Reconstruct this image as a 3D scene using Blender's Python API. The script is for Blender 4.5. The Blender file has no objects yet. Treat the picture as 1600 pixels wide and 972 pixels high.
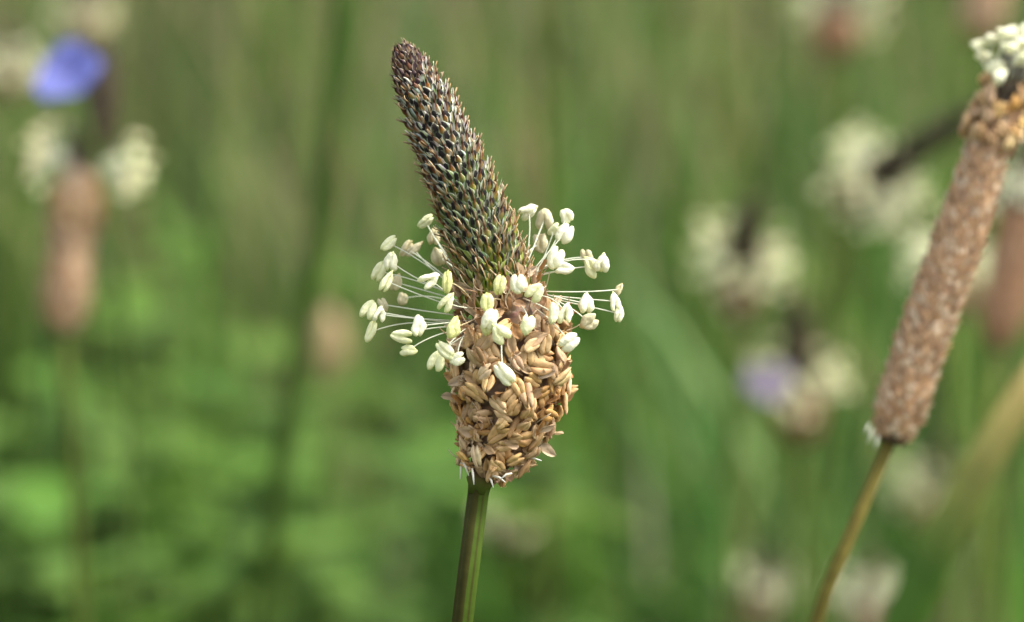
import bpy, math, random
import numpy as np
from mathutils import Vector, Matrix

random.seed(7)
rng = np.random.default_rng(7)
scene = bpy.context.scene
COL = scene.collection

# ------------------------------------------------------------------ camera
CAM = Vector((0.0, 0.0, 0.42))
PITCH = math.radians(12.0)
LENS, SENSOR, FOCUS = 90.0, 23.6, 0.31
FWD = Vector((0, math.cos(PITCH), -math.sin(PITCH)))
UP = Vector((0, math.sin(PITCH), math.cos(PITCH)))
RIGHT = Vector((1, 0, 0))
BACK = -FWD
cam_data = bpy.data.cameras.new("camera")
cam_data.lens, cam_data.sensor_width = LENS, SENSOR
cam_data.clip_start, cam_data.clip_end = 0.005, 400.0
cam_data.dof.use_dof = True
cam_data.dof.focus_distance = FOCUS - 0.0015
cam_data.dof.aperture_fstop = 17.5
cam = bpy.data.objects.new("camera", cam_data)
COL.objects.link(cam)
cam.matrix_world = Matrix((( RIGHT.x, UP.x, BACK.x, CAM.x), (RIGHT.y, UP.y, BACK.y, CAM.y),
                           (RIGHT.z, UP.z, BACK.z, CAM.z), (0, 0, 0, 1)))
scene.camera = cam

# ------------------------------------------------------------------ sky and sun
SUN_EL, SUN_AZ = math.radians(56), math.radians(-8)      # azimuth measured from +X towards +Y
world = bpy.data.worlds.new("World"); scene.world = world; world.use_nodes = True
wn = world.node_tree.nodes; wl = world.node_tree.links; wn.clear()
sky = wn.new("ShaderNodeTexSky"); sky.sky_type = 'NISHITA'; sky.sun_disc = False
sky.sun_elevation = SUN_EL; sky.sun_rotation = math.radians(90) - SUN_AZ
sky.dust_density = 4.0; sky.air_density = 1.0; sky.ozone_density = 1.0
hs = wn.new("ShaderNodeHueSaturation"); hs.inputs['Saturation'].default_value = 0.3
bg = wn.new("ShaderNodeBackground"); bg.inputs['Strength'].default_value = 0.15
wo = wn.new("ShaderNodeOutputWorld")
wl.new(sky.outputs[0], hs.inputs['Color']); wl.new(hs.outputs[0], bg.inputs[0]); wl.new(bg.outputs[0], wo.inputs[0])
sun_data = bpy.data.lights.new("sun", 'SUN'); sun_data.energy = 2.0; sun_data.angle = math.radians(20)
sun_data.color = (1.0, 0.93, 0.80)
sun = bpy.data.objects.new("sun", sun_data); COL.objects.link(sun)
sd = Vector((math.cos(SUN_EL) * math.cos(SUN_AZ), math.cos(SUN_EL) * math.sin(SUN_AZ), math.sin(SUN_EL)))
sun.rotation_euler = sd.to_track_quat('Z', 'Y').to_euler(); sun.location = sd * 5
scene.view_settings.view_transform = 'Standard'; scene.view_settings.look = 'None'
scene.view_settings.gamma = 1.0; scene.view_settings.exposure = 1.36
scene.render.engine = 'CYCLES'
scene.cycles.use_denoising = True
scene.cycles.max_bounces = 8; scene.cycles.transparent_max_bounces = 8

# ------------------------------------------------------------------ helpers
MM = 0.001
PXM = SENSOR / LENS / 1600.0                      # metres per photo pixel per metre of depth
KPX = PXM * FOCUS                                 # metres per photo pixel at the focus distance
def at(px, py, depth=FOCUS, w=0.0):
    """a photo pixel and a distance along the view axis -> a point; w = metres nearer along the axis"""
    d = depth - w
    return CAM + FWD * d + RIGHT * ((px - 800) * PXM * depth) + UP * ((486 - py) * PXM * depth)

def srgb(r, g, b):
    f = lambda c: (c / 255 / 12.92) if c / 255 <= 0.04045 else ((c / 255 + 0.055) / 1.055) ** 2.4
    return (f(r), f(g), f(b))

class MB:
    """collects vertices, faces and vertex colours for ONE mesh"""
    def __init__(s): s.v, s.f, s.c = [], [], []
    def grid(s, pts, cols, closed=False):
        """pts: rows of points; rows joined by quads"""
        n0 = len(s.v); nr, nc = len(pts), len(pts[0])
        for r in range(nr):
            for c in range(nc):
                s.v.append(tuple(pts[r][c])); s.c.append(tuple(cols[r][c]))
        for r in range(nr - 1):
            for c in range(nc if closed else nc - 1):
                a = n0 + r * nc + c; b = n0 + r * nc + (c + 1) % nc
                s.f.append((a, b, b + nc, a + nc))
        return s
    def tube(s, path, radii, cols, n=6, lobes=0, lobe_amp=0.0, cap=True, lobecol=None, flush=None):
        path = [Vector(p) for p in path]
        ref = Vector((0, 0, 1))
        t0 = (path[1] - path[0]).normalized()
        if abs(t0.dot(ref)) > 0.9: ref = Vector((0, 1, 0))
        x = t0.cross(ref).normalized()
        rows, cc = [], []
        for i, p in enumerate(path):
            t = (path[min(i + 1, len(path) - 1)] - path[max(i - 1, 0)]).normalized()
            x = (x - t * x.dot(t)).normalized(); y = t.cross(x)
            row, cr = [], []
            for k in range(n):
                a = 2 * math.pi * k / n
                m = math.cos(a * lobes) if lobes else 0.0
                r = radii[i] * (1 + lobe_amp * m)
                row.append(p + x * (r * math.cos(a)) + y * (r * math.sin(a)))
                c = cols[i]
                if lobecol is not None and m < 0:
                    c = tuple(c[j] + (lobecol[j] - c[j]) * min(1, -m * 1.2) for j in range(3))
                if flush: c = flush(a, i, c)
                cr.append(c)
            rows.append(row); cc.append(cr)
        n0 = len(s.v)
        s.grid(rows, cc, closed=True)
        if cap:
            s.f.append(tuple(n0 + k for k in range(n))[::-1])
            s.f.append(tuple(n0 + (len(path) - 1) * n + k for k in range(n)))
        return s
    def add(s, other, M):
        n0 = len(s.v)
        for p in other.v: s.v.append(tuple(M @ Vector(p)))
        s.c += other.c
        s.f += [tuple(i + n0 for i in f) for f in other.f]
        return s
    def tint(s, mul):
        s.c = [tuple(c[j] * mul[j] for j in range(3)) for c in s.c]; return s
    def mesh(s, name, mat, scale=1.0):
        me = bpy.data.meshes.new(name)
        v = [(p[0] * scale, p[1] * scale, p[2] * scale) for p in s.v]
        me.from_pydata(v, [], s.f)
        a = me.color_attributes.new("Col", 'FLOAT_COLOR', 'POINT')
        arr = np.ones((len(v), 4), dtype=np.float32); arr[:, :3] = np.array(s.c, dtype=np.float32)
        a.data.foreach_set("color", arr.ravel())
        me.polygons.foreach_set("use_smooth", [True] * len(me.polygons))
        me.materials.append(mat); me.update()
        return me

def link(name, me, parent=None, M=None):
    o = bpy.data.objects.new(name, me); COL.objects.link(o)
    if parent is not None: o.parent = parent
    if M is not None: o.matrix_basis = M
    return o
def tag(o, label=None, cat=None, group=None, kind=None):
    for k, v in (("label", label), ("category", cat), ("group", group), ("kind", kind)):
        if v: o[k] = v
    return o
def thing(name, loc, label, cat, group=None):
    o = bpy.data.objects.new(name, None); COL.objects.link(o); o.location = loc
    o.empty_display_size = 0.01
    return tag(o, label, cat, group)
def basis(x, y, z, loc, s=1.0):
    return Matrix(((x.x * s, y.x * s, z.x * s, loc.x), (x.y * s, y.y * s, z.y * s, loc.y),
                   (x.z * s, y.z * s, z.z * s, loc.z), (0, 0, 0, 1)))
def lerp(a, b, t): return tuple(a[i] + (b[i] - a[i]) * t for i in range(3))
def jit(c, a):
    k = 1 + random.uniform(-a, a); return tuple(max(0, x * k * (1 + random.uniform(-a, a) * 0.4)) for x in c)
def spline(pts, n):
    """smooth curve through vectors of any length, tangents by chord length (no overshoot on uneven spacing)"""
    P = np.array(pts, dtype=float)
    h = np.maximum(np.linalg.norm(np.diff(P[:, :3], axis=0), axis=1), 1e-9)
    S = np.concatenate([[0], np.cumsum(h)]); d = np.diff(P, axis=0) / h[:, None]
    m = np.zeros_like(P); m[0], m[-1] = d[0], d[-1]
    for k in range(1, len(P) - 1): m[k] = (d[k - 1] * h[k] + d[k] * h[k - 1]) / (h[k] + h[k - 1])
    out = []
    for u in np.linspace(0, S[-1], n):
        k = min(max(int(np.searchsorted(S, u, side='right')) - 1, 0), len(P) - 2); t = (u - S[k]) / h[k]
        t2, t3 = t * t, t ** 3
        out.append((2 * t3 - 3 * t2 + 1) * P[k] + (t3 - 2 * t2 + t) * h[k] * m[k] + (-2 * t3 + 3 * t2) * P[k + 1] + (t3 - t2) * h[k] * m[k + 1])
    return np.array(out)

# ------------------------------------------------------------------ materials
def material(name, rough=0.55, transl=0.0, rand=0.0, bump=0.0, bscale=3000.0, spec=0.4, mottle=0.0, mscale=1500.0, sheen=0.0):
    m = bpy.data.materials.new(name); m.use_nodes = True
    nt = m.node_tree; N, L = nt.nodes, nt.links; N.clear()
    out = N.new("ShaderNodeOutputMaterial"); p = N.new("ShaderNodeBsdfPrincipled")
    p.inputs['Roughness'].default_value = rough
    p.inputs['Specular IOR Level'].default_value = spec
    col = N.new("ShaderNodeVertexColor"); col.layer_name = "Col"; c = col.outputs[0]
    tc = N.new("ShaderNodeTexCoord")
    if rand:
        oi = N.new("ShaderNodeObjectInfo"); mr = N.new("ShaderNodeMapRange")
        mr.inputs[3].default_value = 1 - rand; mr.inputs[4].default_value = 1 + rand
        L.new(oi.outputs['Random'], mr.inputs[0])
        hv = N.new("ShaderNodeHueSaturation"); L.new(c, hv.inputs['Color']); L.new(mr.outputs[0], hv.inputs['Value'])
        mh = N.new("ShaderNodeMath"); mh.operation = 'MULTIPLY'; mh.inputs[1].default_value = 7.31
        fr = N.new("ShaderNodeMath"); fr.operation = 'FRACT'
        L.new(oi.outputs['Random'], mh.inputs[0]); L.new(mh.outputs[0], fr.inputs[0])
        ms = N.new("ShaderNodeMapRange"); ms.inputs[3].default_value = 1 - rand * 0.8; ms.inputs[4].default_value = 1 + rand * 0.6
        L.new(fr.outputs[0], ms.inputs[0]); L.new(ms.outputs[0], hv.inputs['Saturation'])
        c = hv.outputs[0]
    if mottle:
        nz = N.new("ShaderNodeTexNoise"); nz.inputs['Scale'].default_value = mscale; nz.inputs['Detail'].default_value = 3
        L.new(tc.outputs['Object'], nz.inputs['Vector'])
        mr2 = N.new("ShaderNodeMapRange"); mr2.inputs[1].default_value = 0.3; mr2.inputs[2].default_value = 0.7
        mr2.inputs[3].default_value = 1 - mottle; mr2.inputs[4].default_value = 1 + mottle
        L.new(nz.outputs[0], mr2.inputs[0])
        hv2 = N.new("ShaderNodeHueSaturation"); L.new(c, hv2.inputs['Color']); L.new(mr2.outputs[0], hv2.inputs['Value']); c = hv2.outputs[0]
    L.new(c, p.inputs['Base Color'])
    if bump:
        nb = N.new("ShaderNodeTexNoise"); nb.inputs['Scale'].default_value = bscale; nb.inputs['Detail'].default_value = 2
        L.new(tc.outputs['Object'], nb.inputs['Vector'])
        bp = N.new("ShaderNodeBump"); bp.inputs['Strength'].default_value = bump; bp.inputs['Distance'].default_value = 0.0001
        L.new(nb.outputs[0], bp.inputs['Height']); L.new(bp.outputs[0], p.inputs['Normal'])
    sh = p.outputs[0]
    if transl:
        tr = N.new("ShaderNodeBsdfTranslucent"); L.new(c, tr.inputs['Color'])
        mx = N.new("ShaderNodeMixShader"); mx.inputs[0].default_value = transl
        L.new(p.outputs[0], mx.inputs[1]); L.new(tr.outputs[0], mx.inputs[2]); sh = mx.outputs[0]
    L.new(sh, out.inputs['Surface'])
    return m
M_BUD = material("bud_scales", 0.65, 0.12, rand=0.16, spec=0.15, bump=0.25, bscale=4000)
M_STYLE = material("style_thread", 0.5, 0.2)
M_ANTHER = material("fresh_anther", 0.6, 0.22, rand=0.07, bump=0.9, bscale=3600, mottle=0.06, mscale=2500, spec=0.3)
M_FIL = material("filament", 0.35, 0.3, spec=0.5)
M_WITHER = material("withered_anther", 0.55, 0.1, rand=0.22, bump=0.6, bscale=2800, mottle=0.18, mscale=1800)
M_DRY = material("dried_petal", 0.5, 0.3, rand=0.25, bump=0.5, bscale=2500, mottle=0.2)
M_STEM = material("green_stem", 0.7, 0.05, spec=0.06, bump=0.4, bscale=1500, mottle=0.18, mscale=700)
M_LEAF = material("leaf_blade", 0.6, 0.4, mottle=0.15, mscale=200, spec=0.2)
M_FAR = material("far_flower", 0.6, 0.15, mottle=0.15)
M_PETAL = material("petal", 0.55, 0.35, mottle=0.1, mscale=600)

# ------------------------------------------------------------------ ground
gm = bpy.data.materials.new("meadow_soil"); gm.use_nodes = True
N, L = gm.node_tree.nodes, gm.node_tree.links
gp = N["Principled BSDF"]; gp.inputs['Roughness'].default_value = 0.95
tc = N.new("ShaderNodeTexCoord"); n1 = N.new("ShaderNodeTexNoise"); n1.inputs['Scale'].default_value = 6; n1.inputs['Detail'].default_value = 6
rp = N.new("ShaderNodeValToRGB")
rp.color_ramp.elements[0].position = 0.35; rp.color_ramp.elements[0].color = (0.035, 0.055, 0.014, 1)
rp.color_ramp.elements[1].position = 0.7; rp.color_ramp.elements[1].color = (0.11, 0.10, 0.05, 1)
L.new(tc.outputs['Object'], n1.inputs['Vector']); L.new(n1.outputs[0], rp.inputs[0]); L.new(rp.outputs[0], gp.inputs['Base Color'])
gb = MB()
rows = []; cols = []
radii = [0.0, 0.5, 1, 2, 4, 8, 20, 60, 200]
for r in radii:
    rows.append([(r * math.cos(2 * math.pi * k / 48), 1.5 + r * math.sin(2 * math.pi * k / 48),
                  0.006 * math.sin(3 * k + r * 5) if 0 < r < 8 else 0.0) for k in range(48)])
    cols.append([(1, 1, 1)] * 48)
gb.grid(rows, cols, closed=True)
ground = link("ground", gb.mesh("ground", gm))
tag(ground, "brown green meadow soil under the grass", kind="structure")

# ------------------------------------------------------------------ grass (nobody could count it)
CLUMP = rng.uniform(0.3, 1.75, (64, 64, 1)) * np.stack([rng.uniform(.8, 1.15, (64, 64)), np.ones((64, 64)), rng.uniform(.8, 1.25, (64, 64))], axis=2)
def blades(name, n, xy, h, w, lean, palette, label, cat, seg=5, mat=M_LEAF, yfun=None):
    x, y = xy
    az = rng.uniform(0, 2 * np.pi, n)                       # bend direction
    faz = az + np.pi / 2 + rng.normal(0, 0.5, n)            # width direction
    ln = lean * rng.uniform(0.2, 1.5, n)
    pal = np.array([p[0] for p in palette]); wt = np.array([p[1] for p in palette], float)
    if wt.ndim == 1:
        ci = rng.choice(len(pal), n, p=wt / wt.sum())
    c0 = pal[ci] * rng.uniform(0.7, 1.3, (n, 1)) * rng.uniform(0.92, 1.08, (n, 3))
    jx, jy = x + rng.normal(0, .008, n), y + rng.normal(0, .008, n)          # clumps of different grasses
    c0 = c0 * CLUMP[(np.floor(jx / .045).astype(int)) % 64, (np.floor(jy / .06).astype(int)) % 64]
    V = np.zeros((n, seg + 1, 2, 3)); C = np.ones((n, seg + 1, 2, 4), dtype=np.float32)
    for i in range(seg + 1):
        t = i / seg
        hor = ln * h * t ** 1.9; ver = h * (t - 0.35 * np.minimum(ln, 1.6) * t ** 2.4)
        cx = x + np.cos(az) * hor; cy = y + np.sin(az) * hor
        ww = w * 0.5 * (1 - t ** 2.2) * (0.7 + 0.6 * t) + 0.00005
        for s_, sg in enumerate((-1, 1)):
            V[:, i, s_, 0] = cx + sg * np.cos(faz) * ww; V[:, i, s_, 1] = cy + sg * np.sin(faz) * ww; V[:, i, s_, 2] = np.maximum(ver, 0.001)
            C[:, i, s_, :3] = c0
    nv = (seg + 1) * 2
    base = (np.arange(n) * nv)[:, None]
    q = np.array([(2 * i, 2 * i + 1, 2 * i + 3, 2 * i + 2) for i in range(seg)])
    F = (base[:, :, None] + q[None]).reshape(-1, 4)
    me = bpy.data.meshes.new(name)
    me.vertices.add(n * nv); me.vertices.foreach_set("co", V.astype(np.float32).ravel())
    me.loops.add(F.size); me.loops.foreach_set("vertex_index", F.ravel().astype(np.int32))
    me.polygons.add(len(F)); me.polygons.foreach_set("loop_start", np.arange(0, F.size, 4, dtype=np.int32))
    me.polygons.foreach_set("use_smooth", np.ones(len(F), dtype=bool))
    me.update(calc_edges=True)
    a = me.color_attributes.new("Col", 'FLOAT_COLOR', 'POINT'); a.data.foreach_set("color", C.ravel())
    me.materials.append(mat)
    return tag(link(name, me), label, cat, kind="stuff")

def field(n, y0, y1, power=1.0, spread=0.34, x0=0.22):
    """points in the wedge of meadow the lens looks over (and a good margin to both sides)"""
    y = y0 + (y1 - y0) * rng.uniform(0, 1, n) ** power
    x = rng.uniform(-1, 1, n) * (x0 + spread * y)
    return x, y
def sightline(y, deg=16.6):                 # height of the lowest line of sight above the ground at y
    return np.maximum(0.42 - y * math.tan(math.radians(deg)), 0.0)

G1, G2, G3, G4 = (0.098, 0.180, 0.024), (0.056, 0.130, 0.018), (0.170, 0.215, 0.065), (0.030, 0.080, 0.013)
D1, D2 = (0.36, 0.29, 0.16), (0.25, 0.19, 0.11)
xy = field(52000, 0.25, 5.0, 1.25)
h = rng.uniform(0.06, 0.2, len(xy[0])) * (0.8 + 0.28 * np.sin(xy[0] * 11 + 1) * np.sin(xy[1] * 7) + 0.22 * np.sin(xy[0] * 37 + 3 * np.sin(xy[1] * 5)))
h = np.where(xy[1] < 0.72, np.minimum(h, 0.80 * sightline(xy[1])), h)
blades("meadow_grass", len(h), xy, h, rng.uniform(0.002, 0.0048, len(h)), 0.7,
       [(G1, 6), (G2, 4), (G3, 2.5), (G4, 2), (D1, 0.45)], "green meadow grass covering the ground behind the flower heads", "grass")
# taller blades and culms standing up out of the turf
xy = field(3800, 0.88, 2.6, 1.0)
h = rng.uniform(0.16, 0.33, len(xy[0]))
blades("tall_grass", len(h), xy, h, rng.uniform(0.0015, 0.004, len(h)), 0.28,
       [(G2, 4), (G4, 4), (G1, 4), (G3, 2), (D2, .4)], "tall green grass blades standing up behind the flower heads", "grass")
xy = field(900, 1.02, 2.9, 1.0)
h = rng.uniform(0.10, 0.24, len(xy[0])) * np.where(xy[1] < 1.0, .8, 1.0)
blades("broad_leaf_cover", len(h), xy, h, rng.uniform(0.008, 0.017, len(h)), 0.55,
       [(G2, 3), (G4, 3), (G1, 3), (G3, 3), ((0.10, 0.21, 0.03), 3)], "broad lance shaped plantain leaves rising among the grass", "leaves", seg=7)
xy = field(300, 1.4, 2.8, 1.0)
h = rng.uniform(0.18, 0.34, len(xy[0]))
blades("bent_grass", len(h), xy, h, rng.uniform(0.0012, 0.003, len(h)), 0.8,
       [(D1, 4), (G3, 4), (D2, 2)], "bent straw coloured grass culms crossing the green blades", "grass culms", seg=8)
# dry culms further out, in drifts
xy = field(9000, 1.3, 5.5, 1.0)
keep = rng.uniform(0, 1, len(xy[0])) < .42 + .55 * np.exp(-((xy[0] + .13) / .32) ** 2) * (xy[1] > 1.4) + .3 * (np.sin(xy[0] * 17 + xy[1] * 2) > .6)
xy = (xy[0][keep], xy[1][keep])
h = rng.uniform(0.16, 0.34, len(xy[0]))
blades("dry_grass", len(h), xy, h, rng.uniform(0.0012, 0.0026, len(h)), 0.25,
       [(D1, 5), (D2, 3), (G3, 3)], "dry straw coloured grass stalks standing in the far meadow", "dry grass")

# broad leafy ground cover, lower left
def leaf_cover(name, n, cx, cy, rx, ry, h0, h1, size, pal, label, cat):
    m = MB()
    for i in range(n):
        x = cx + random.gauss(0, rx); y = cy + random.gauss(0, ry)
        z = random.uniform(h0, h1)
        if y < 0.6: z = min(z, 0.85 * float(sightline(np.array([y]))[0]))
        c = jit(random.choice(pal), 0.2)
        az = random.uniform(0, 6.28)
        for k in range(3):                        # three leaflets on one stalk
            a = az + k * 2.094 + random.uniform(-.2, .2)
            d = Vector((math.cos(a), math.sin(a), random.uniform(-0.1, 0.55))).normalized()
            sd_ = Vector((-math.sin(a), math.cos(a), random.uniform(-.2, .2))).normalized()
            nrm = d.cross(sd_)
            s = size * random.uniform(0.7, 1.25)
            rows, cols = [], []
            for t in (0.0, 0.25, 0.55, 0.85, 1.0):
                wv = s * 0.42 * math.sin(math.pi * min(0.97, 0.08 + 0.85 * t)) ** 0.8
                o = Vector((x, y, z)) + d * (s * t) - nrm * (s * 0.15 * t * t)
                rows.append([o - sd_ * wv + nrm * wv * 0.25, o, o + sd_ * wv + nrm * wv * 0.25])
                cols.append([c, lerp(c, (0.2, 0.3, 0.1), 0.2), c])
            m.grid(rows, cols)
        m.tube([(x + random.uniform(-.02, .02), y, 0), (x, y, z * 0.6), (x, y, z)], [0.0007] * 3, [c] * 3, n=4, cap=False)
    return tag(link(name, m.mesh(name, M_LEAF)), label, cat, kind="stuff")
LC = [(0.072, 0.155, 0.015), (0.10, 0.19, 0.026), (0.045, 0.11, 0.011)]
leaf_cover("clover_cover", 330, -0.085, 0.95, 0.05, 0.14, 0.08, 0.19, 0.017, LC, "bright green three leaved clover growing low behind the thick stalk", "clover")
leaf_cover("clover_cover", 120, 0.0, 1.3, 0.14, 0.25, 0.04, 0.11, 0.015, LC, "green clover leaves in the grass behind the white flowered spike's stem", "clover")

# ------------------------------------------------------------------ flower pieces (in millimetres)
# local frame of a piece on a spike: x across, y up the axis, z outward
BLK = (0.016, 0.013, 0.014); WHT = (0.66, 0.66, 0.60); GRY = (0.44, 0.46, 0.40)
def sepal(m, sx, cols, Ln=1.2, wd=0.40, kw=.42):
    """a keeled scale beside the bract: dark keel, papery edges"""
    keel, mid, edge, base = cols
    rows, cc = [], []
    k1, k2 = random.uniform(-.08, .08), random.uniform(.85, 1.12)
    for t, pw in ((0.0, .6), (0.25, .9), (0.5, 1.0), (0.72, .9), (0.9, .55), (1.0, .12)):
        w = wd * pw
        y = t * Ln * k2; z = 0.16 + 0.44 * t + 0.14 * math.sin(3 * t)
        x0 = sx * (0.40 - 0.10 * t * t) + k1 * t
        row, cr = [], []
        for s in (-1, -.8, -.72, -kw - .05, -kw + .02, kw - .02, kw + .05, .72, .8, 1):
            row.append((x0 + s * w, y - 0.14 * abs(s), z + 0.20 * (1 - abs(s)) ** 0.8 - 0.14 * abs(s)))
            a = abs(s)
            c = keel if a < kw else (mid if a < .76 else edge)
            if t < 0.45: c = lerp(base, c, t / 0.45)
            if t > .95: c = lerp(c, edge, .6)
            cr.append(c)
        rows.append(row); cc.append(cr)
    m.grid(rows, cc)
def bract(m, cols, Ln=.92, wd=0.27, spine=0.45):
    base, mid, top, edge = cols
    rows, cc = [], []
    for t, w in ((0, .55), (.22, .95), (.48, 1.0), (.72, .66), (.9, .25), (1.0, .1)):
        y = t * Ln; z = 0.32 + 0.40 * t + 0.14 * math.sin(math.pi * t)
        c = lerp(base, mid, min(1, t / .4)) if t < .4 else lerp(mid, top, min(1, (t - .4) / .25))
        row, cr = [], []
        for s in (-1, -.55, 0, .55, 1):
            row.append((s * w * wd, y - .06 * abs(s), z + 0.2 * (1 - abs(s)) - .1 * abs(s)))
            cr.append(edge if abs(s) > .8 else c)
        rows.append(row); cc.append(cr)
    m.grid(rows, cc)
    m.tube([(0, Ln * .86, .74), (0, Ln * 1.02, .84), (0.03, Ln * 1.02 + spine * .6, .84 + spine * .6)], [.1, .07, .03], [top, top, lerp(top, (.6, .45, .25), .6)], n=5)
def bud_mesh(kind):
    m = MB()
    if kind == 'tip':
        for sx in (-1, 1): sepal(m, sx, (jit((.03, .016, .02), .3), jit((.13, .08, .07), .3), jit((.42, .34, .28), .3), (.05, .03, .03)), wd=.40)
        bract(m, ((.11, .07, .045), jit((.16, .075, .04), .3), (.045, .016, .014), jit((.34, .25, .18), .3)), spine=.45)
    elif kind == 'upper':
        for sx in (-1, 1): sepal(m, sx, (BLK, jit((.17, .21, .13), .5), jit((.52, .54, .46), .3), jit((.22, .27, .14), .3)), kw=.46)
        bract(m, (jit((.24, .25, .12), .3), jit((.26, .13, .03), .4), (.07, .024, .01), jit((.5, .52, .38), .25)), spine=.75)
    elif kind == 'mid':
        for sx in (-1, 1): sepal(m, sx, (BLK, jit((.13, .20, .06), .4), jit((.42, .46, .33), .35), jit((.15, .21, .06), .3)), kw=.4)
        bract(m, (jit((.15, .22, .05), .3), jit((.19, .15, .03), .4), (.10, .04, .014), jit((.34, .40, .22), .3)), spine=.85)
    else:
        for sx in (-1, 1): sepal(m, sx, (jit((.025, .022, .018), .4), jit((.17, .23, .035), .4), jit((.32, .36, .14), .4), jit((.17, .23, .035), .3)), kw=.22)
        bract(m, (jit((.15, .21, .035), .3), jit((.19, .19, .035), .4), (.17, .09, .024), jit((.24, .28, .11), .3)), spine=.9)
    for _ in range(3):       # torn papery slivers at the top
        x = random.uniform(-.45, .45); c = jit((.50, .49, .42) if kind == 'upper' else (.40, .38, .27) if kind == 'mid' else (.26, .2, .12), .3); a = random.uniform(-.3, .3)
        m.grid([[(x - .07, .75, .45), (x + .07, .75, .45)], [(x + a * .3 - .06, 1.15, .82), (x + a * .3 + .05, 1.12, .86)], [(x + a * .6, 1.5, .98), (x + a * .6 + .02, 1.48, 1.0)]], [[c, c]] * 3)
    m.v = [(p[0] + random.gauss(0, .013), p[1] + random.gauss(0, .025), p[2] + random.gauss(0, .013)) for p in m.v]
    return m
BUDS = {k: [bud_mesh(k).mesh("bud_" + k, M_BUD, MM) for _ in range(8)] for k in ('tip', 'upper', 'mid', 'lower')}
def style_mesh(ln, cur, sway):
    m = MB(); P = []
    for i in range(7):
        t = i / 6
        P.append((sway * math.sin(2.5 * t) * ln, 0.9 + t * ln, 0.75 + cur * math.sin(2.2 * t) * ln * .5))
    a, b = (.42, .27, .13), (.55, .42, .25)
    m.tube(P, [.055, .055, .05, .05, .055, .06, .03], [lerp(a, b, i / 6) for i in range(7)], n=5)
    return m.mesh("style", M_STYLE, MM)
STYLES = [style_mesh(random.uniform(.8, 1.6), random.uniform(.1, .5), random.uniform(-.25, .25)) for _ in range(7)]
TICKS = [style_mesh(random.uniform(.35, .7), random.uniform(.8, 1.5), random.uniform(-.2, .2)) for _ in range(4)]

def lobe(m, x0, L_, w, dep, col, edge, bend=0.0, twist=0.0, nr=8, nc=9, ridges=0.06, point=0.8, splay=0.0, crumple=0.0, blunt=0.55):
    """one pollen sac: long rounded body with fine lengthwise ridges"""
    rows, cc = [], []
    ph = [random.uniform(0, 6.28) for _ in range(4)]
    for i in range(nr):
        t = i / (nr - 1)
        prof = max(0.03, math.sin(math.pi * (0.02 + 0.96 * t)) ** blunt) * (1 - 0.25 * (t - .4) * point)
        y = (t - .5) * L_; row, cr = [], []
        for k in range(nc):
            a = 2 * math.pi * k / nc + twist * (t - .5)
            rr = prof * (1 + ridges * (1 if k % 2 else -1)) * (1 + crumple * (math.sin(5 * t + 2 * a + ph[0]) + .7 * math.sin(9 * t - a + ph[1]) + .5 * math.sin(14 * t + 3 * a + ph[3])))
            row.append((x0 * (1 - .35 * abs(2 * t - 1) ** 2) + splay * (1 if x0 > 0 else -1) * (.6 - t) * L_ + w * rr * math.cos(a), y + crumple * .5 * w * math.sin(a + ph[2]), dep * rr * math.sin(a) + bend * (t - .5) ** 2))
            cr.append(lerp(col, edge, (0.45 if k % 2 == 0 else 0.0) + (0.5 if t < .12 or t > .9 else 0)))
        rows.append(row); cc.append(cr)
    n0 = len(m.v)
    m.grid(rows, cc, closed=True)
    m.f.append(tuple(range(n0 + nc - 1, n0 - 1, -1))); m.f.append(tuple(range(n0 + (nr - 1) * nc, n0 + nr * nc)))
def anther_mb(col, edge, L_=1.6, W=.5, spread=.24, lowpoly=False):
    m = MB(); nr, nc = (5, 6) if lowpoly else (10, 12)
    a = random.uniform(-.4, .4); cr = 0 if lowpoly else random.uniform(.08, .2); sp = random.uniform(-.2, .26); bl = random.uniform(.32, .5)
    lobe(m, -spread, L_ * random.uniform(.92, 1.02), W * .62, .34 * W / .5, col, edge, random.uniform(-.6, .3), a, nr, nc, .08, .5, sp, cr, bl)
    lobe(m, spread, L_ * random.uniform(.82, 1.0), W * .62, .34 * W / .5, jit(col, .03), edge, random.uniform(-.6, .3), -a, nr, nc, .08, .5, sp, cr, bl)
    if not lowpoly and random.random() < .45:      # the little connective tip between the two sacs
        m.tube([(0, L_ * .26, -.02), (0, L_ * .46, 0), (random.uniform(-.08, .08), L_ * .56, .05)], [.24, .16, .04], [col, edge, jit(edge, .2)], n=7)
        sx = random.choice((-1, 1))      # one open seam
        m.tube([(sx * spread * (1.0 + sp * (.6 - i / 4)), (-.34 + .16 * i) * L_, .34 * W / .5 * .93) for i in range(5)], [.01, .025, .03, .025, .01], [lerp(edge, col, .2)] * 5, n=4)
    return m
CREAM, CREAM_E = (.88, .88, .58), (.74, .78, .38)
WHITE, WHITE_E = (.93, .92, .72), (.82, .84, .50)
YEL, YEL_E = (.80, .80, .38), (.66, .70, .22)
BEIGE, BEIGE_E = (.74, .68, .45), (.62, .54, .30)
ANTH = {k: [anther_mb(c, e, random.uniform(1.45, 1.65), random.uniform(.46, .56), random.uniform(.2, .27)).mesh("anther_" + k, M_ANTHER, MM) for _ in range(12)]
        for k, c, e in (('w', WHITE, WHITE_E), ('c', CREAM, CREAM_E), ('y', YEL, YEL_E), ('b', BEIGE, BEIGE_E))}

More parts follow.
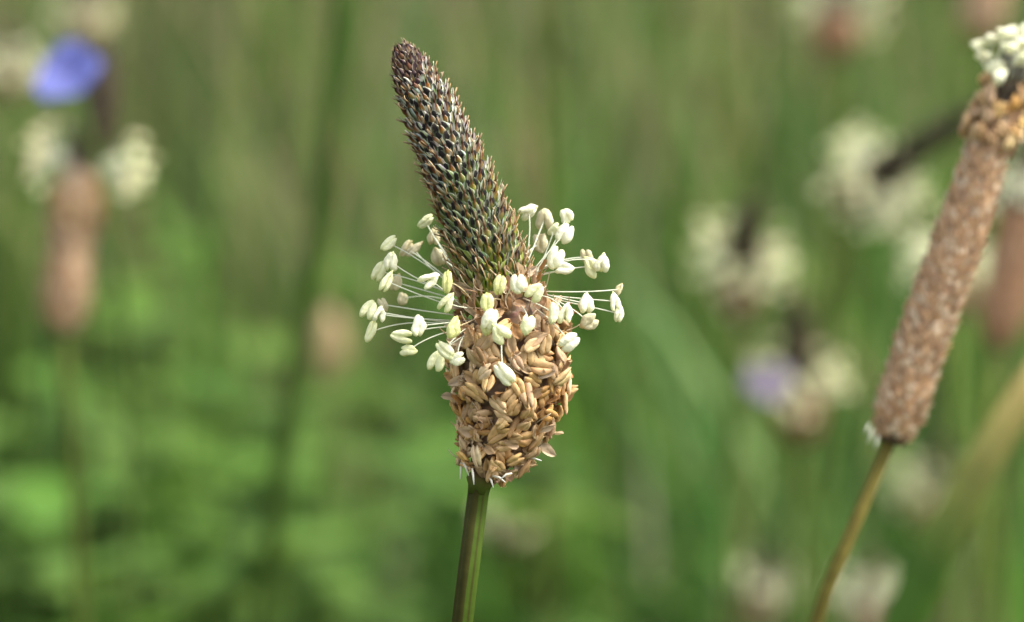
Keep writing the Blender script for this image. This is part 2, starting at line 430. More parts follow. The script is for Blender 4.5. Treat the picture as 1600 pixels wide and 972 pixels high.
def wither_mb(i):
    base = random.choice([(.66, .44, .20), (.58, .36, .15), (.74, .53, .27), (.50, .29, .12), (.68, .45, .21)])
    edge = tuple(x * .5 for x in base)
    m = MB(); L_ = random.uniform(1.3, 1.85)
    sp = random.uniform(-.1, .2)
    lobe(m, -.21, L_, .24, .18, base, edge, random.uniform(-1.2, .5), random.uniform(-.6, .6), 9, 8, .06, .8, sp, .14)
    lobe(m, .21, L_ * random.uniform(.8, 1), .24, .18, jit(base, .1), edge, random.uniform(-1.2, .5), random.uniform(-.6, .6), 9, 8, .06, .8, sp, .14)
    if i % 3 == 0:
        lobe(m, 0, L_ * .7, .12, .1, lerp(base, (.3, .3, .1), .4), edge, 0, 0, 6, 6, .02)
    return m
WITHER_MB = [wither_mb(i) for i in range(16)]
WITHER = [m.mesh("withered_anther", M_WITHER, MM) for m in WITHER_MB]
def flake_mb():
    """papery dried petal lobe, cupped and crumpled"""
    c = random.choice([(.56, .36, .18), (.60, .40, .22), (.44, .25, .12), (.64, .47, .30)])
    m = MB(); rows, cc = [], []
    L_, wd = random.uniform(1.0, 1.6), random.uniform(.25, .42)
    k1, k2 = random.uniform(-.5, .6), random.uniform(0, 6)
    for t in (0, .2, .4, .6, .8, 1):
        w = wd * max(.06, math.sin(math.pi * (.12 + .86 * t)) ** .7); row, cr = [], []
        for s in (-1, -.5, 0, .5, 1):
            row.append((s * w, t * L_, .18 * s * s * w / wd + k1 * t * t + .12 * math.sin(k2 + 6 * t + 4 * s)))
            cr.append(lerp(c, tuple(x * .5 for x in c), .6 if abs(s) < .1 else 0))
        rows.append(row); cc.append(cr)
    return m.grid(rows, cc)
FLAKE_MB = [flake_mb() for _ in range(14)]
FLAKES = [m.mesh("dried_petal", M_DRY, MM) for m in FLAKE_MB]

# ------------------------------------------------------------------ the flowering spike in focus
AX = [(752, 752, 22), (762, 725, 44), (775, 695, 58), (787, 650, 74), (795, 600, 88), (798, 550, 91), (791, 500, 80),
      (779, 460, 62), (765, 410, 56), (745, 350, 53), (727, 300, 51), (706, 250, 48), (684, 200, 43.5), (662, 150, 38),
      (641, 105, 28), (632, 84, 19), (627, 71, 7)]
AXD = spline(AX, 400)
class Axis:
    """spike axis from pixel rows (px, py, radius px) lying in a plane that faces the lens at one depth"""
    def __init__(s, rows, depth, lean=0.0):
        s.P = []; s.R = []
        y0 = rows[0][1]
        for (x, y, r) in rows:
            s.P.append(at(x, y, depth, lean * (y0 - y) * PXM * depth)); s.R.append(r * PXM * depth)
        s.S = [0.0]
        for a, b in zip(s.P[:-1], s.P[1:]): s.S.append(s.S[-1] + (b - a).length)
        s.rows = rows; s.len = s.S[-1]
    def frame(s, arc):
        k = int(np.searchsorted(s.S, arc)); k = max(1, min(k, len(s.S) - 1))
        t = (arc - s.S[k - 1]) / max(1e-9, s.S[k] - s.S[k - 1]); t = max(0, min(1, t))
        p = s.P[k - 1].lerp(s.P[k], t); r = s.R[k - 1] + (s.R[k] - s.R[k - 1]) * t
        a, b = max(0, k - 6), min(len(s.P) - 1, k + 6)
        T = (s.P[b] - s.P[a]).normalized(); slope = (s.R[b] - s.R[a]) / max(1e-9, s.S[b] - s.S[a])
        B = (BACK - T * BACK.dot(T)).normalized(); U = T.cross(B)      # U points right for an upright axis
        return p, r, T, U, B, slope
    def arc_at_row(s, py):
        ys = [r[1] for r in s.rows]
        return float(np.interp(-py, [-y for y in ys], s.S))
main_axis = Axis(AXD, FOCUS)

def stem_path(start, second, ground_xy=None, n=14):
    """a scape from the ground to the spike base; passes through the two given points"""
    d = (second - start)
    g = Vector((second.x + d.x * 1.5, second.y + 0.01, 0.0)) if ground_xy is None else Vector((ground_xy[0], ground_xy[1], 0.0))
    mid = second.lerp(g, 0.4) + d.normalized() * 0.02
    return [Vector(p) for p in spline([tuple(g), tuple(mid), tuple(second), tuple(start)], n)]
def stem_mb(path, r0, r1, c0, c1, n=20, lobes=5, amp=.09, origin=None, lobecol=(.05, .03, .015)):
    m = MB(); k = len(path)
    o = origin or Vector((0, 0, 0))
    m.tube([p - o for p in path], [r0 + (r1 - r0) * i / (k - 1) for i in range(k)], [lerp(c0, c1, i / (k - 1)) for i in range(k)], n=n, lobes=lobes, lobe_amp=amp, lobecol=lobecol)
    return m

sb = at(750, 756); s2 = at(723, 972)
path = stem_path(sb, s2, n=40)
plant = thing("ribwort_plantain", path[0], "sharply seen plantain with dark pointed spike above a ring of creamy stamens", "plantain", "plantains flowering in the meadow")
O = plant.location.copy()
def flush(a, i, c):        # brown-purple tinge and painted shade on the scape's unlit left flank, thin line beside
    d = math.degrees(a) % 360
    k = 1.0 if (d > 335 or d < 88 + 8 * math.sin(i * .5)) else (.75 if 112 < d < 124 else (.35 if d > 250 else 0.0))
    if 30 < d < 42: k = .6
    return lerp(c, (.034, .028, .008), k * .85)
m = MB(); kk = len(path)
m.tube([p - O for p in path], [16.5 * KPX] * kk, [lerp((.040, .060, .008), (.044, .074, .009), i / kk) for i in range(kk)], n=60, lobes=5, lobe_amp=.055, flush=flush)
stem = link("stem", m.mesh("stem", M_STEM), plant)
# swollen collar just under the spike
m = MB(); m.tube([at(747, 772) - O, at(749, 760) - O, at(751, 750) - O, at(753, 741) - O], [16.4 * KPX, 18 * KPX, 23 * KPX, 18 * KPX], [(.042, .066, .009), (.055, .075, .012), (.08, .08, .02), (.1, .07, .03)], n=24)
link("spike_base", m.mesh("spike_base", M_STEM), plant)
# the rachis under the flowers
m = MB()
idx = list(range(0, 400, 3)) + [399]
m.tube([main_axis.P[i] - O for i in idx], [max(0.0001, main_axis.R[i] - (.80 if AXD[i][1] < 435 else 1.05 if AXD[i][1] < 600 else .85) * MM * min(1, main_axis.R[i] / (1.6 * MM))) for i in idx],
       [(.035, .04, .02) if AXD[i][1] < 460 else (.24, .135, .065) for i in idx], n=56)
m.v = [tuple(Vector(p) + Vector((random.gauss(0, 1), random.gauss(0, 1), random.gauss(0, 1))) * .09 * MM) for p in m.v]
m.c = [jit(c, .5) for c in m.c]
link("rachis", m.mesh("rachis", M_DRY), plant)

def place(arc, phi, off, yaw, pitch, scale, axis, O):
    p, r, T, U, B, slope = axis.frame(arc)
    Nn = (U * math.cos(phi) + B * math.sin(phi)).normalized()
    Tn = (T + Nn * slope).normalized(); Nn = (Nn - Tn * Nn.dot(Tn)).normalized()
    X = Tn.cross(Nn)
    loc = p + (U * math.cos(phi) + B * math.sin(phi)) * (r + off)
    Mx = basis(X, Tn, Nn, loc - O)
    return Mx @ Matrix.Rotation(yaw, 4, 'Z') @ Matrix.Rotation(pitch, 4, 'X') @ Matrix.Scale(scale, 4)

# buds: golden-angle spiral from the tip down
a_tip, a_low = main_axis.len, main_axis.arc_at_row(462)
arc = a_tip - 0.10 * MM; n = 0; area0 = (21.0 * KPX) ** 2
nb = 0
while arc > a_low and nb < 300:
    p, r, T, U, B, slope = main_axis.frame(arc)
    u = (arc - a_low) / (a_tip - a_low)
    cell = area0 * (1.0 if u < .75 else max(.28, 1 - 2.6 * (u - .75)))
    phi = n * 2.399963
    kind = 'tip' if u + random.uniform(-.05, .05) > .84 else 'upper' if u + random.uniform(-.08, .08) > .5 else 'mid' if u + random.uniform(-.08, .08) > .2 else 'lower'
    sc = math.sqrt(cell) / (1.02 * MM) * random.uniform(.93, 1.07)
    Mb = place(arc - .7 * MM * sc, phi, -.82 * MM * sc, random.uniform(-.2, .2), random.uniform(-.08, .2), sc * random.uniform(.92, 1.08), main_axis, O)
    b = link("bud", random.choice(BUDS[kind]), plant, Mb)
    nb += 1
    if kind == 'mid' and random.random() < .3 or kind == 'lower' and random.random() < .5 or kind == 'upper' and random.random() < .14:
        link("style", random.choice(STYLES if kind != 'upper' else TICKS), b, Matrix.Rotation(random.uniform(-.35, .45), 4, 'Z'))
    elif random.random() < .3 and kind != 'tip':
        link("style", random.choice(TICKS), b)
    arc -= cell / (2 * math.pi * max(r, .25 * MM)); n += 1

# withered flowers below the ring: grains of shrivelled anthers over papery petals
a0, a1 = main_axis.arc_at_row(744), main_axis.arc_at_row(508)
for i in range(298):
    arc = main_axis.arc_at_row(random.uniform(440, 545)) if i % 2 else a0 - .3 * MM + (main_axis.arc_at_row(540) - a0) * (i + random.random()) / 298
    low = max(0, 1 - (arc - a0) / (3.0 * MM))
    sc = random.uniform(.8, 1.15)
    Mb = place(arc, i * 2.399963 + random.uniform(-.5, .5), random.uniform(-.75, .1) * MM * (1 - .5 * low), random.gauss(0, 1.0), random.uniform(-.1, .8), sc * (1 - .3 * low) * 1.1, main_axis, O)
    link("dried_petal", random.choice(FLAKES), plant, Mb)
for i in range(270):
    u = (i + .5) / 270
    arc = a0 + (a1 - a0) * (u ** .85) + random.uniform(-.3, .3) * MM
    phi = i * 2.399963 + random.uniform(-.25, .25)
    low = max(0, 1 - (arc - a0) / (3.0 * MM))
    yaw = random.gauss(0, 1.0) + (math.pi if random.random() < .3 else 0)
    Mb = place(arc, phi, random.uniform(-.6, .45) * MM, yaw, random.uniform(-.5, .9), random.uniform(1.0, 1.42) * (1 - .3 * low), main_axis, O)
    link("withered_anther", random.choice(WITHER), plant, Mb)
# brown threads among the grains and at the collar, pale hairs at the very base
for i in range(96):
    arc = random.uniform(a0, main_axis.arc_at_row(450)) if i % 5 < 2 else main_axis.arc_at_row(random.uniform(440, 525))
    p, r, T, U, B, slope = main_axis.frame(arc); phi = random.uniform(0, 6.283)
    Nn = U * math.cos(phi) + B * math.sin(phi)
    q = p + Nn * (r - .45 * MM); P = []
    d = (Nn + T * random.uniform(-.5, 1)).normalized(); sd2 = T.cross(Nn) * random.uniform(-1, 1); ln = random.uniform(.8, 2.0) * MM
    for k in range(6):
        t = k / 5; P.append(d * (ln * t) + sd2 * (ln * .7 * math.sin(2.6 * t)) + T * (ln * .4 * t * t))
    mm_ = MB().tube(P, [.045 * MM] * 6, [random.choice([(.4, .26, .13), (.3, .17, .08), (.5, .4, .26)])] * 6, n=5)
    link("dried_thread", mm_.mesh("dried_thread", M_STYLE), plant, Matrix.Translation(q - O))
for (x0, y0, x1, y1, w) in ((722, 718, 719, 748, .5), (738, 730, 741, 755, 2.2), (818, 716, 846, 719, 1.0), (770, 742, 790, 752, 2), (800, 738, 782, 747, 2.0), (724, 722, 733, 742, 1.6), (765, 745, 771, 760, 1.8)):
    P0, P1 = at(x0, y0, FOCUS, w * MM), at(x1, y1, FOCUS, (w + .3) * MM)
    mid = P0.lerp(P1, .5) + UP * .15 * MM
    mm_ = MB().tube([Vector((0, 0, 0)), mid - P0, P1 - P0], [.09 * MM, .1 * MM, .03 * MM], [(.6, .55, .42), (.75, .72, .62), (.8, .8, .75)], n=6)
    link("base_hair", mm_.mesh("base_hair", M_STYLE), plant, Matrix.Translation(P0 - O))

# stamens: anther pixel, length px, width px, angle of the long axis (deg from right, counter-clockwise), colour, mm nearer the lens
ST = [(663, 344, 32, 15, 38, 'c', -5), (676, 367, 31, 19, 82, 'b', -5.5), (607, 380, 33, 16, 43, 'c', -1), (631, 387, 32, 14, 55, 'b', -6.5),
      (644, 388, 34, 13, 42, 'b', -6), (683, 400, 30, 25, 110, 'b', -6), (591, 424, 35, 18, 66, 'c', -2), (611, 409, 32, 19, 78, 'w', 0),
      (605, 440, 38, 15, 64, 'c', .5), (617, 441, 28, 18, 70, 'b', -3.5), (673, 438, 33, 20, 30, 'w', 3), (700, 442, 34, 16, 86, 'y', 5),
      (700, 473, 32, 18, 56, 'c', 4.5), (625, 467, 22, 17, 80, 'b', -7), (577, 484, 33, 23, 62, 'c', 0), (598, 476, 24, 14, 120, 'b', -2),
      (594, 491, 26, 17, 75, 'w', .5), (579, 519, 37, 14, 70, 'c', -.5), (656, 509, 36, 22, 84, 'w', 4), (629, 525, 36, 19, 172, 'c', 3),
      (640, 547, 27, 20, 178, 'c', 3), (711, 512, 36, 18, 74, 'y', 6), (697, 546, 36, 18, 138, 'c', 5.5), (716, 560, 25, 20, 30, 'w', 5.5),
      (684, 563, 34, 23, 70, 'c', 4.5), (762, 473, 29, 21, 92, 'y', 6.5), (781, 446, 33, 20, 80, 'y', 6.2),
      (826, 329, 31, 19, 28, 'w', -3), (852, 340, 35, 24, 84, 'b', -5.5), (886, 336, 25, 22, 120, 'w', -2), (883, 364, 33, 28, 60, 'w', -1.5),
      (866, 358, 24, 17, 40, 'c', -3), (845, 379, 32, 23, 96, 'b', -6), (868, 404, 37, 25, 72, 'w', 1.5), (882, 420, 32, 18, 2, 'w', 1.8),
      (919, 401, 28, 20, 110, 'b', -4.5), (926, 416, 34, 24, 128, 'c', -1), (941, 411, 30, 23, 80, 'w', -.5), (968, 452, 20, 10, 60, 'b', -2),
      (961, 471, 29, 14, 100, 'w', 0), (967, 490, 27, 15, 82, 'w', 0), (916, 474, 32, 21, 88, 'w', 1), (919, 504, 33, 24, 28, 'b', 2),
      (809, 444, 32, 24, 96, 'w', 6), (836, 457, 32, 24, 50, 'c', 5), (864, 490, 34, 18, 80, 'c', 4.5), (883, 489, 33, 21, 78, 'w', 4),
      (824, 508, 33, 22, 78, 'c', 6.5), (766, 499, 35, 24, 66, 'w', 7), (782, 520, 32, 24, 128, 'c', 7), (788, 582, 40, 24, 128, 'w', 7),
      (888, 534, 34, 26, 35, 'w', 4.5), (760, 512, 26, 16, 100, 'y', 6.6)]
for (px, py, ln, wd, ang, kc, w) in ST:
    P1 = at(px, py, FOCUS, w * MM)
    # root on the collar, on the side of the spike the anther hangs over
    ry = 470 + (py - 450) * .28 + random.uniform(-8, 8)
    if px > 800 and py < 430: ry = 452 + random.uniform(-10, 8)
    p, r, T, U, B, slope = main_axis.frame(main_axis.arc_at_row(ry))
    q = P1 - p; q = q - T * q.dot(T); Nn = q.normalized()
    spread = random.uniform(-.22, .22); Nn = (Nn + T.cross(Nn) * spread).normalized()
    P0 = p + Nn * (r - .35 * MM)
    dist = (P1 - P0).length
    ctrl = P0.lerp(P1, .5) + (Nn * .10 + UP * random.uniform(-.08, .22) + T.cross(Nn) * random.uniform(-.12, .12)) * dist
    if py > 540 and px > 750: ctrl = P0.lerp(P1, .5) + Nn * .35 * dist + RIGHT * random.uniform(-.1, .1) * dist
    P = []
    for k in range(10):
        t = k / 9; P.append(P0 * (1 - t) ** 2 + ctrl * (2 * t * (1 - t)) + P1 * t * t - P0)
    fc = (.74, .76, .62) if kc != 'y' else (.66, .56, .34)
    mm_ = MB().tube(P, [.05 * MM] * 9 + [.04 * MM], [lerp((.6, .5, .36), fc, min(1, k / 3)) for k in range(10)], n=6)
    f = link("stamen", mm_.mesh("stamen", M_FIL), plant, Matrix.Translation(P0 - O))
    a = math.radians(ang)
    Y = (RIGHT * math.cos(a) + UP * math.sin(a) + BACK * random.uniform(-.25, .25)).normalized()
    Z = (BACK - Y * BACK.dot(Y)).normalized(); X = Y.cross(Z)
    me = random.choice(ANTH[kc]); dim = me.vertices
    sl = ln * KPX / (1.56 * MM); sw = wd * KPX / (1.06 * MM)
    Ma = basis(X, Y, Z, P1 - P0) @ Matrix.Rotation(random.uniform(-.6, .6), 4, 'Y') @ Matrix.Diagonal((sw, sl, (sl + sw) * .4, 1))
    link("anther", me, f, Ma)

# ------------------------------------------------------------------ more plantains, out of focus
ANTH_LOW = {k: [anther_mb(c, e, 1.6, .52, .24, True) for _ in range(3)] for k, c, e in (('w', WHITE, WHITE_E), ('c', CREAM, CREAM_E), ('b', BEIGE, BEIGE_E))}
def low_scale(c, edge):
    m = MB(); rows, cc = [], []
    for t, w in ((0, .5), (.35, .62), (.75, .42), (1, .05)):
        z = .1 + .5 * t
        rows.append([(-w, t * 1.5, z - .15), (0, t * 1.5, z + .12), (w, t * 1.5, z - .15)]); cc.append([edge, c, edge])
    return m.grid(rows, cc)
BROWN_SC = [low_scale(c, e) for c, e in (((.50, .28, .13), (.64, .47, .31)), ((.42, .22, .10), (.56, .38, .23)), ((.58, .39, .22), (.76, .67, .54)), ((.30, .15, .07), (.52, .37, .25)))]
REDDISH_SC = [low_scale(c, e) for c, e in (((.42, .21, .10), (.50, .31, .19)), ((.36, .17, .085), (.46, .27, .16)), ((.48, .27, .15), (.55, .38, .26)))]
DARK_SC = [low_scale(c, e) for c, e in (((.05, .035, .02), (.1, .08, .05)), ((.035, .025, .02), (.08, .07, .05)), ((.08, .05, .025), (.12, .1, .06)))]
def scales_part(axis, arc0, arc1, cell_mm, prot, O, offs=-.45):
    m = MB(); arc = arc0; i = 0
    while arc < arc1:
        p, r, T, U, B, slope = axis.frame(arc)
        Mb = place(arc, i * 2.399963, (offs + random.uniform(-.1, .22)) * MM, random.uniform(-.4, .4), random.uniform(-.1, .4), cell_mm * random.uniform(.8, 1.2) * MM, axis, O)
        m.add(random.choice(prot), Mb); i += 1
        arc += (cell_mm * MM) ** 2 * .8 / (2 * math.pi * max(r, .5 * MM))
    return m

def plantain(label, rows, depth, brown_to, dark_to, ring=None, stem_to=None, lean=0.0, stem_r=.9, scales=None, collar=None, cell=1.0, group=None, stemcol=((.06, .09, .02), (.10, .13, .03)), ring_n=34, ground_xy=None, via=None, tufts=False):
    """rows: (px, py, radius px) from the base of the spike to its tip. Pixel rows brown_to / dark_to end the brown and dark parts.
       ring = (px row, radius mm, lift mm, colours)"""
    D = spline(rows, 80); ax = Axis(D, depth, lean)
    base = ax.P[0]
    d0 = (ax.P[0] - ax.P[8]).normalized()
    second = stem_to if stem_to is not None else base + d0 * .012 + Vector((0, 0, -.012))
    path = stem_path(base + d0 * -.0005, second, ground_xy, n=22)
    if via:
        g = via[0] + (via[0] - via[1]).normalized() * .05; g.z = 0
        path = [Vector(p) for p in spline([tuple(g)] + [tuple(v) for v in via] + [tuple(base)], 40)]
    t = thing("ribwort_plantain", path[0], label, "plantain", group or "plantains flowering in the meadow")
    O = t.location.copy()
    link("stem", stem_mb(path, stem_r * 1.15 * MM, stem_r * MM, stemcol[0], stemcol[1], n=10, lobes=0, origin=O, lobecol=None).mesh("stem", M_STEM), t)
    core = MB().tube([ax.P[i] - O for i in range(0, 80, 4)] + [ax.P[79] - O], [max(.0001, ax.R[i] * .86) for i in range(0, 80, 4)] + [.0002], [(.09, .05, .03)] * 21, n=12)
    link("rachis", core.mesh("rachis", M_DRY), t)
    ab, ad = ax.arc_at_row(brown_to), ax.arc_at_row(dark_to)
    if ab > .0005:
        tag(link("seed_head", scales_part(ax, 0.0003, ab, cell, scales or BROWN_SC, O).mesh("seed_head", M_FAR), t), kind="stuff")
    if ad - ab > .0005:
        tag(link("bud_tip", scales_part(ax, ab, ad, cell, DARK_SC, O).mesh("bud_tip", M_FAR), t), kind="stuff")
    if collar:
        row, rad, hgt, num = collar
        m = MB(); ac = ax.arc_at_row(row)
        for i in range(num):
            arc = ac + random.uniform(-hgt, hgt) * .5 * MM
            Mb = place(max(0.0002, arc), random.uniform(0, 6.283), random.uniform(-.3, rad) * MM, random.gauss(0, .9), random.uniform(-.1, .7), MM, ax, O)
            m.add(random.choice(WITHER_MB), Mb)
        tag(link("withered_ring", m.mesh("withered_ring", M_FAR), t), kind="stuff")
    if ring:
        row, rad, lift, cols = ring
        m = MB(); p, r, T, U, B, slope = ax.frame(ax.arc_at_row(row))
        ring_n = int(ring_n * 1.5)
        for i in range(ring_n):
            phi = 2 * math.pi * (i + random.random()) / ring_n
            if tufts: phi = random.gauss(0, .42) + math.pi * (i % 2)
            Nn = U * math.cos(phi) + B * math.sin(phi)
            rr = rad * random.uniform(.62, 1.05); hh = lift + random.gauss(0, .36) * rad * .8
            a = p + Nn * r * .7; e = p + Nn * rr * MM + T * hh * MM
            c = a.lerp(e, .5) + Nn * .001 + UP * .0008
            m.tube([a - O, a.lerp(c, .6) - O, c.lerp(e, .5) - O, e - O], [.07 * MM] * 4, [(.7, .72, .58)] * 4, n=4, cap=False)
            Q = Matrix.Translation(e - O) @ Matrix.Rotation(random.uniform(0, 6.28), 4, 'X') @ Matrix.Rotation(random.uniform(0, 6.28), 4, 'Z') @ Matrix.Scale(MM * random.uniform(1.0, 1.35), 4)
            m.add(random.choice(ANTH_LOW[random.choice(cols)]), Q)
        tag(link("stamen_ring", m.mesh("stamen_ring", M_ANTHER), t), kind="stuff")
    return t

# the long brown seed head beside it, just behind the plane of focus
RD = 0.355
rp_ = [(1390, 692, 26), (1400, 662, 37), (1425, 580, 41), (1460, 480, 42), (1492, 390, 41), (1522, 300, 38), (1545, 225, 34), (1566, 165, 34), (1585, 110, 28), (1600, 66, 18), (1606, 45, 7)]
rightp = plantain("long tilted brown seed head with a small tuft of white anthers on top", rp_, RD, 170, 45, stem_to=at(1340, 800, RD + .002),
                  cell=.52, stem_r=.62, stemcol=((.17, .11, .035), (.14, .12, .03)), scales=BROWN_SC)
ax = Axis(spline(rp_, 80), RD); O = rightp.location.copy()
for i in range(80):          # shrivelled anthers round its neck
    arc = ax.arc_at_row(random.uniform(125, 225))
    link("withered_anther", random.choice(WITHER), rightp, place(arc, random.uniform(0, 6.283), random.uniform(-.1, .95) * MM, random.gauss(0, .8), random.uniform(-.1, .3), random.uniform(1.0, 1.3), ax, O))
for (px, py, w) in ((1530, 72, 0), (1548, 62, 1), (1540, 88, -1), (1565, 55, 2), (1580, 52, 0), (1590, 68, 2), (1570, 78, 3), (1588, 96, 3), (1551, 108, 2), (1556, 122, 3), (1597, 52, 1), (1606, 84, 2), (1618, 66, 0)):
    P1 = at(px, py, RD, w * MM); p, r, T, U, B, sl_ = ax.frame(ax.arc_at_row(132)); q = P1 - p; q -= T * q.dot(T)
    P0 = p + q.normalized() * (r - .3 * MM); c = P0.lerp(P1, .5) + q.normalized() * .6 * MM
    mm_ = MB().tube([Vector((0, 0, 0)), P0.lerp(c, .7) - P0, c.lerp(P1, .6) - P0, P1 - P0], [.06 * MM] * 4, [(.7, .72, .6)] * 4, n=5)
    f = link("stamen", mm_.mesh("stamen", M_FIL), rightp, Matrix.Translation(P0 - O))
    link("anther", random.choice(ANTH['w']), f, Matrix.Translation(P1 - P0) @ Matrix.Rotation(random.uniform(0, 6), 4, 'X') @ Matrix.Rotation(random.uniform(0, 6), 4, 'Z') @ Matrix.Scale(1.05, 4))
for (x0, y0, x1, y1) in ((1362, 670, 1352, 692), (1370, 680, 1364, 700), (1356, 662, 1348, 676)):
    P0, P1 = at(x0, y0, RD, 1.5 * MM), at(x1, y1, RD, 1.9 * MM)
    mm_ = MB().tube([Vector((0, 0, 0)), (P1 - P0) * .5, P1 - P0], [.1 * MM, .12 * MM, .03 * MM], [(.6, .6, .5)] * 3, n=5)
    link("base_hair", mm_.mesh("base_hair", M_STYLE), rightp, Matrix.Translation(P0 - O))

plantain("blurred plantain with reddish brown head and pale stamens behind the blue flower", [(97, 522, 15), (100, 490, 29), (108, 400, 31), (118, 320, 38), (130, 265, 27), (148, 200, 27), (161, 130, 24), (168, 85, 10)], .55, 275, 85,
         ring=(258, 8.8, .6, 'ccbb'), collar=(320, .6, 4.5, 30), stem_to=at(112, 700, .56), scales=BROWN_SC, cell=1.0, ring_n=26, tufts=True)
plantain("far plantain with full cream stamen ring and short brown base", [(1150, 492, 18), (1150, 465, 34), (1152, 430, 34), (1158, 380, 26), (1162, 340, 18), (1163, 322, 6)], .73, 425, 322,
         lean=.7, ring=(418, 9.8, 1.2, 'cccb'), collar=(450, .5, 3, 24), scales=REDDISH_SC, ring_n=52)
plantain("plantain whose dark spike leans far over across its round cream stamen ring", [(1322, 325, 18), (1335, 312, 30), (1365, 282, 30), (1410, 245, 20), (1460, 210, 17), (1505, 180, 8)], .70, 300, 180,
         lean=1.15, ring=(284, 9.8, 0.0, 'ccbc'), collar=(300, .5, 3, 20), stem_to=at(1310, 420, .71), ring_n=64)
plantain("plantain with pale stamens standing behind the lilac flower", [(1250, 692, 16), (1248, 660, 32), (1246, 620, 34), (1242, 570, 24), (1238, 510, 18), (1236, 468, 8)], .70, 605, 468,
         lean=.4, ring=(590, 8.6, 1.2, 'ccb'), collar=(635, .5, 3, 24), scales=REDDISH_SC, ring_n=44)
plantain("plantain with cream ring and rusty base high behind the brown seed head's tuft", [(1303, 92, 14), (1304, 70, 30), (1308, 40, 32), (1312, 5, 22), (1318, -60, 16), (1320, -90, 6)], .85, 30, -90,
         ring=(12, 10.5, .8, 'ccb'), collar=(50, .5, 3, 22), scales=REDDISH_SC)
plantain("dull brown plantain head without stamens, beyond the long seed head's tuft", [(1528, 62, 14), (1532, 40, 30), (1538, 0, 32), (1545, -60, 28), (1548, -110, 8)], .8, -60, -110, scales=BROWN_SC)
plantain("rusty plantain head half hidden behind the long brown seed head", [(1558, 545, 14), (1564, 510, 30), (1578, 430, 34), (1592, 350, 34), (1602, 290, 24), (1612, 220, 10)], .60, 340, 220,
         ring=(305, 9.0, .6, 'ccw'), scales=REDDISH_SC, cell=1.1)
plantain("plantain with cream stamens peeping out on both sides behind the brown seed head", [(1488, 500, 14), (1488, 470, 30), (1490, 430, 32), (1494, 380, 22), (1498, 330, 8)], .66, 425, 330,
         ring=(415, 9.4, .8, 'ccw'), scales=BROWN_SC, ring_n=44)
plantain("small pale plantain head below the brown seed head", [(1436, 822, 12), (1440, 800, 26), (1448, 770, 28), (1458, 730, 18), (1464, 690, 6)], .95, 775, 690, ring=(762, 8.8, .5, 'cc'), scales=BROWN_SC, ring_n=46)
plantain("low plantain head with pale stamens, left of the seed head's stem", [(1182, 985, 14), (1184, 960, 26), (1190, 930, 28), (1196, 890, 18), (1200, 850, 6)], .92, 940, 850, ring=(915, 8.6, .5, 'ccb'), scales=BROWN_SC, ring_n=42)
plantain("low plantain head with pale stamens, right of the seed head's stem", [(1352, 1000, 14), (1352, 975, 26), (1354, 945, 28), (1358, 900, 18), (1360, 860, 6)], .90, 955, 860, ring=(930, 8.6, .5, 'cw'), scales=BROWN_SC, ring_n=42)
plantain("plump tan plantain head without stamens beside the thick green stalk", [(514, 596, 10), (514, 575, 21), (515, 540, 25), (516, 508, 18), (517, 490, 6)], .90, 490, 484, scales=[low_scale((.44, .30, .14), (.5, .4, .24))])
plantain("yellowish pale plantain head low behind the main stem", [(792, 862, 10), (792, 845, 22), (793, 815, 24), (795, 780, 16), (796, 760, 6)], 1.0, 820, 760, ring=(812, 7.6, .5, 'cb'), scales=BROWN_SC, ring_n=40)
plantain("faint brown plantain head beyond the dark spike", [(812, 300, 8), (812, 280, 14), (811, 235, 15), (810, 190, 11), (810, 170, 5)], 1.35, 180, 170, scales=BROWN_SC, collar=(270, .4, 3, 14))
plantain("pale plantain head far behind, above the blue flower", [(136, 75, 10), (136, 60, 24), (135, 35, 26), (134, 5, 18), (133, -30, 6)], .95, 30, -30, ring=(28, 7.8, .4, 'cb'), scales=[low_scale((.40, .28, .16), (.5, .4, .26))])
plantain("pale whitish plantain head past the blue flower on its open side", [(18, 150, 10), (18, 130, 22), (17, 105, 24), (16, 70, 16), (15, 40, 6)], .98, 110, 40, ring=(98, 7.6, .5, 'cw'), scales=BROWN_SC)

# tall bare stalks whose heads stand above the picture
plantain("thick dark green stalk curving up past the dark spike", [(536, -60, 14), (537, -110, 40), (540, -240, 44), (544, -380, 36), (546, -430, 10)], .62, -300, -430,
         via=[at(412, 972, .62), at(447, 700, .62), at(478, 470, .62), at(514, 230, .62), at(527, 60, .62)], stem_r=1.5, stemcol=((.025, .05, .007), (.03, .055, .009)))
plantain("slender olive stalk rising beyond the dark spike's tip", [(847, -40, 10), (847, -70, 22), (846, -130, 24), (845, -190, 8)], .85, -130, -190, stem_to=at(851, 120, .86), stem_r=1.2, stemcol=((.06, .09, .02), (.10, .11, .03)))

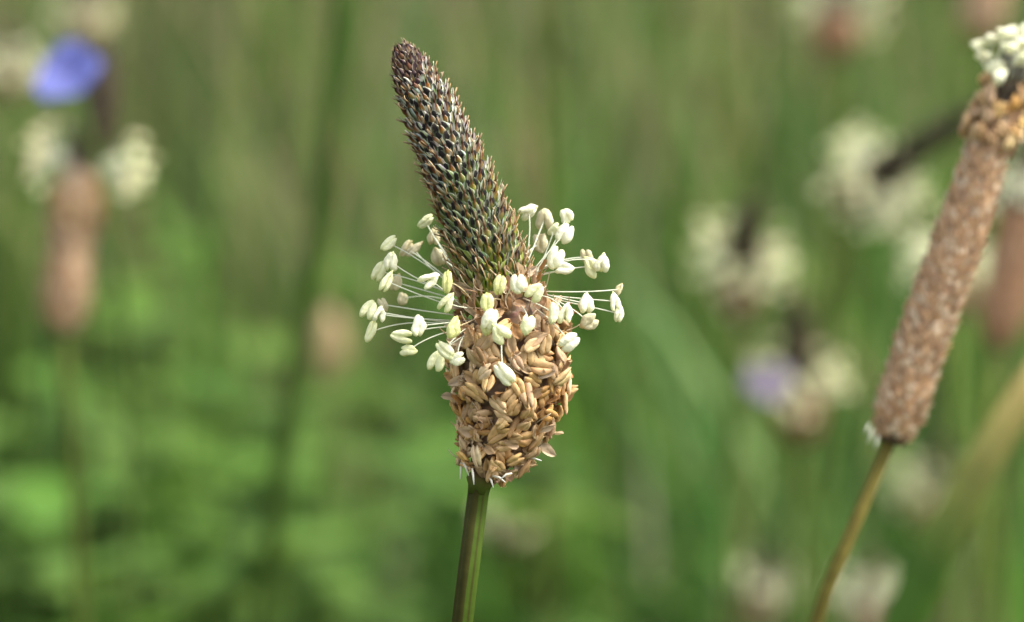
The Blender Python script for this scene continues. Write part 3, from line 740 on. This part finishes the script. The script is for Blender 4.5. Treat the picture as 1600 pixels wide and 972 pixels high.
# a broad grass leaf crossing behind the long seed head's stem
def leaf(label, pts, depth, width, c0, c1, name="grass_leaf"):
    P = [at(x, y, depth + dz) for x, y, dz in pts]
    g = P[0].copy(); g.z = 0; g.x += (P[0].x - P[1].x) * 1.2; g.y += .01
    Q = [Vector(p) for p in spline([tuple(g)] + [tuple(p) for p in P], 26)]
    t = thing(name, g, label, "grass leaf"); m = MB(); rows, cc = [], []
    for i, p in enumerate(Q):
        u = i / 25; T = (Q[min(25, i + 1)] - Q[max(0, i - 1)]).normalized()
        S = (T.cross(BACK + RIGHT * .5)).normalized(); Nn = T.cross(S)
        w = width * .5 * (1 - max(0, u - .86) ** 2 * 40) * (.6 + .4 * min(1, u * 3)); c = lerp(c0, c1, max(0, min(1, (u - .90) / .05)))
        rows.append([p - S * w + Nn * w * .35 - g, p - S * w * .5 + Nn * w * .1 - g, p - g, p + S * w * .5 + Nn * w * .1 - g, p + S * w + Nn * w * .35 - g])
        k = tuple(x * .75 for x in c); cc.append([c, c, k, c, c])
    m.grid(rows, cc)
    link("blade", m.mesh("blade", M_LEAF), t)
    return t
leaf("broad green grass leaf turning straw coloured at its upper end", [(1420, 972, 0), (1500, 800, 0), (1580, 660, 0), (1680, 480, .01)], .47, .0062, (.04, .095, .012), (.30, .24, .08))

# ------------------------------------------------------------------ small blue and lilac flowers
def small_flower(name, label, px, py, depth, rad, col, petals=5, face=None, stem_dx=0.0):
    c = at(px, py, depth); g = Vector((c.x + stem_dx, c.y + .01, 0))
    t = thing(name, g, label, "flower"); O = g
    f = (face or (BACK + UP * .5)).normalized(); X = f.cross(UP).normalized(); Y = X.cross(f)
    path = [Vector(p) for p in spline([tuple(g), tuple(g.lerp(c, .5) + Vector((.004, 0, 0))), tuple(c - f * .006 - UP * .004), tuple(c - f * .0008)], 16)]
    link("stem", stem_mb(path, .7 * MM, .5 * MM, (.06, .1, .02), (.08, .13, .03), n=8, lobes=0, origin=O, lobecol=None).mesh("stem", M_STEM), t)
    for k in range(petals):
        a = 2 * math.pi * k / petals + .3 + random.uniform(-.15, .15); d = (X * math.cos(a) + Y * math.sin(a) + f * random.uniform(-.1, .5)).normalized() * random.uniform(.75, 1.2); s = f.cross(d); m = MB(); rows, cc = [], []
        for u in (0, .15, .35, .6, .82, 1.0):
            w = rad * .6 * math.sin(math.pi * (.08 + .80 * u)) ** .8; row, cr = [], []
            for v in (-1, -.5, 0, .5, 1):
                row.append(d * (rad * (u - .1 * v * v * u)) + s * (w * v) + f * (rad * (.25 * u - .25 * u ** 3 + .1 * v * v * u)))
                cr.append(lerp(tuple(x * .8 for x in col), jit(col, .08), min(1, u * 3)))
            rows.append(row); cc.append(cr)
        link("petal", m.grid(rows, cc).mesh("petal", M_PETAL), t, Matrix.Translation(c - O + f * .00015 * k))
    m = MB(); lobe(m, 0, 1.2 * MM, .45 * MM, .45 * MM, lerp(col, (.5, .5, .4), .3), col, 0, 0, 6, 8)
    link("flower_centre", m.mesh("flower_centre", M_ANTHER), t, Matrix.Translation(c - O + f * .0006))
    return t
small_flower("blue_flower", "small violet blue flower against the dark plantain tip", 112, 122, .535, .0054, (.17, .19, .52), face=BACK + UP * .45 - RIGHT * .35, stem_dx=-.012)
small_flower("lilac_flower", "small pale lilac flower in front of the cream stamen ring", 1200, 598, .655, .0040, (.33, .28, .36), face=BACK + UP * .3 - RIGHT * .3, stem_dx=-.008)
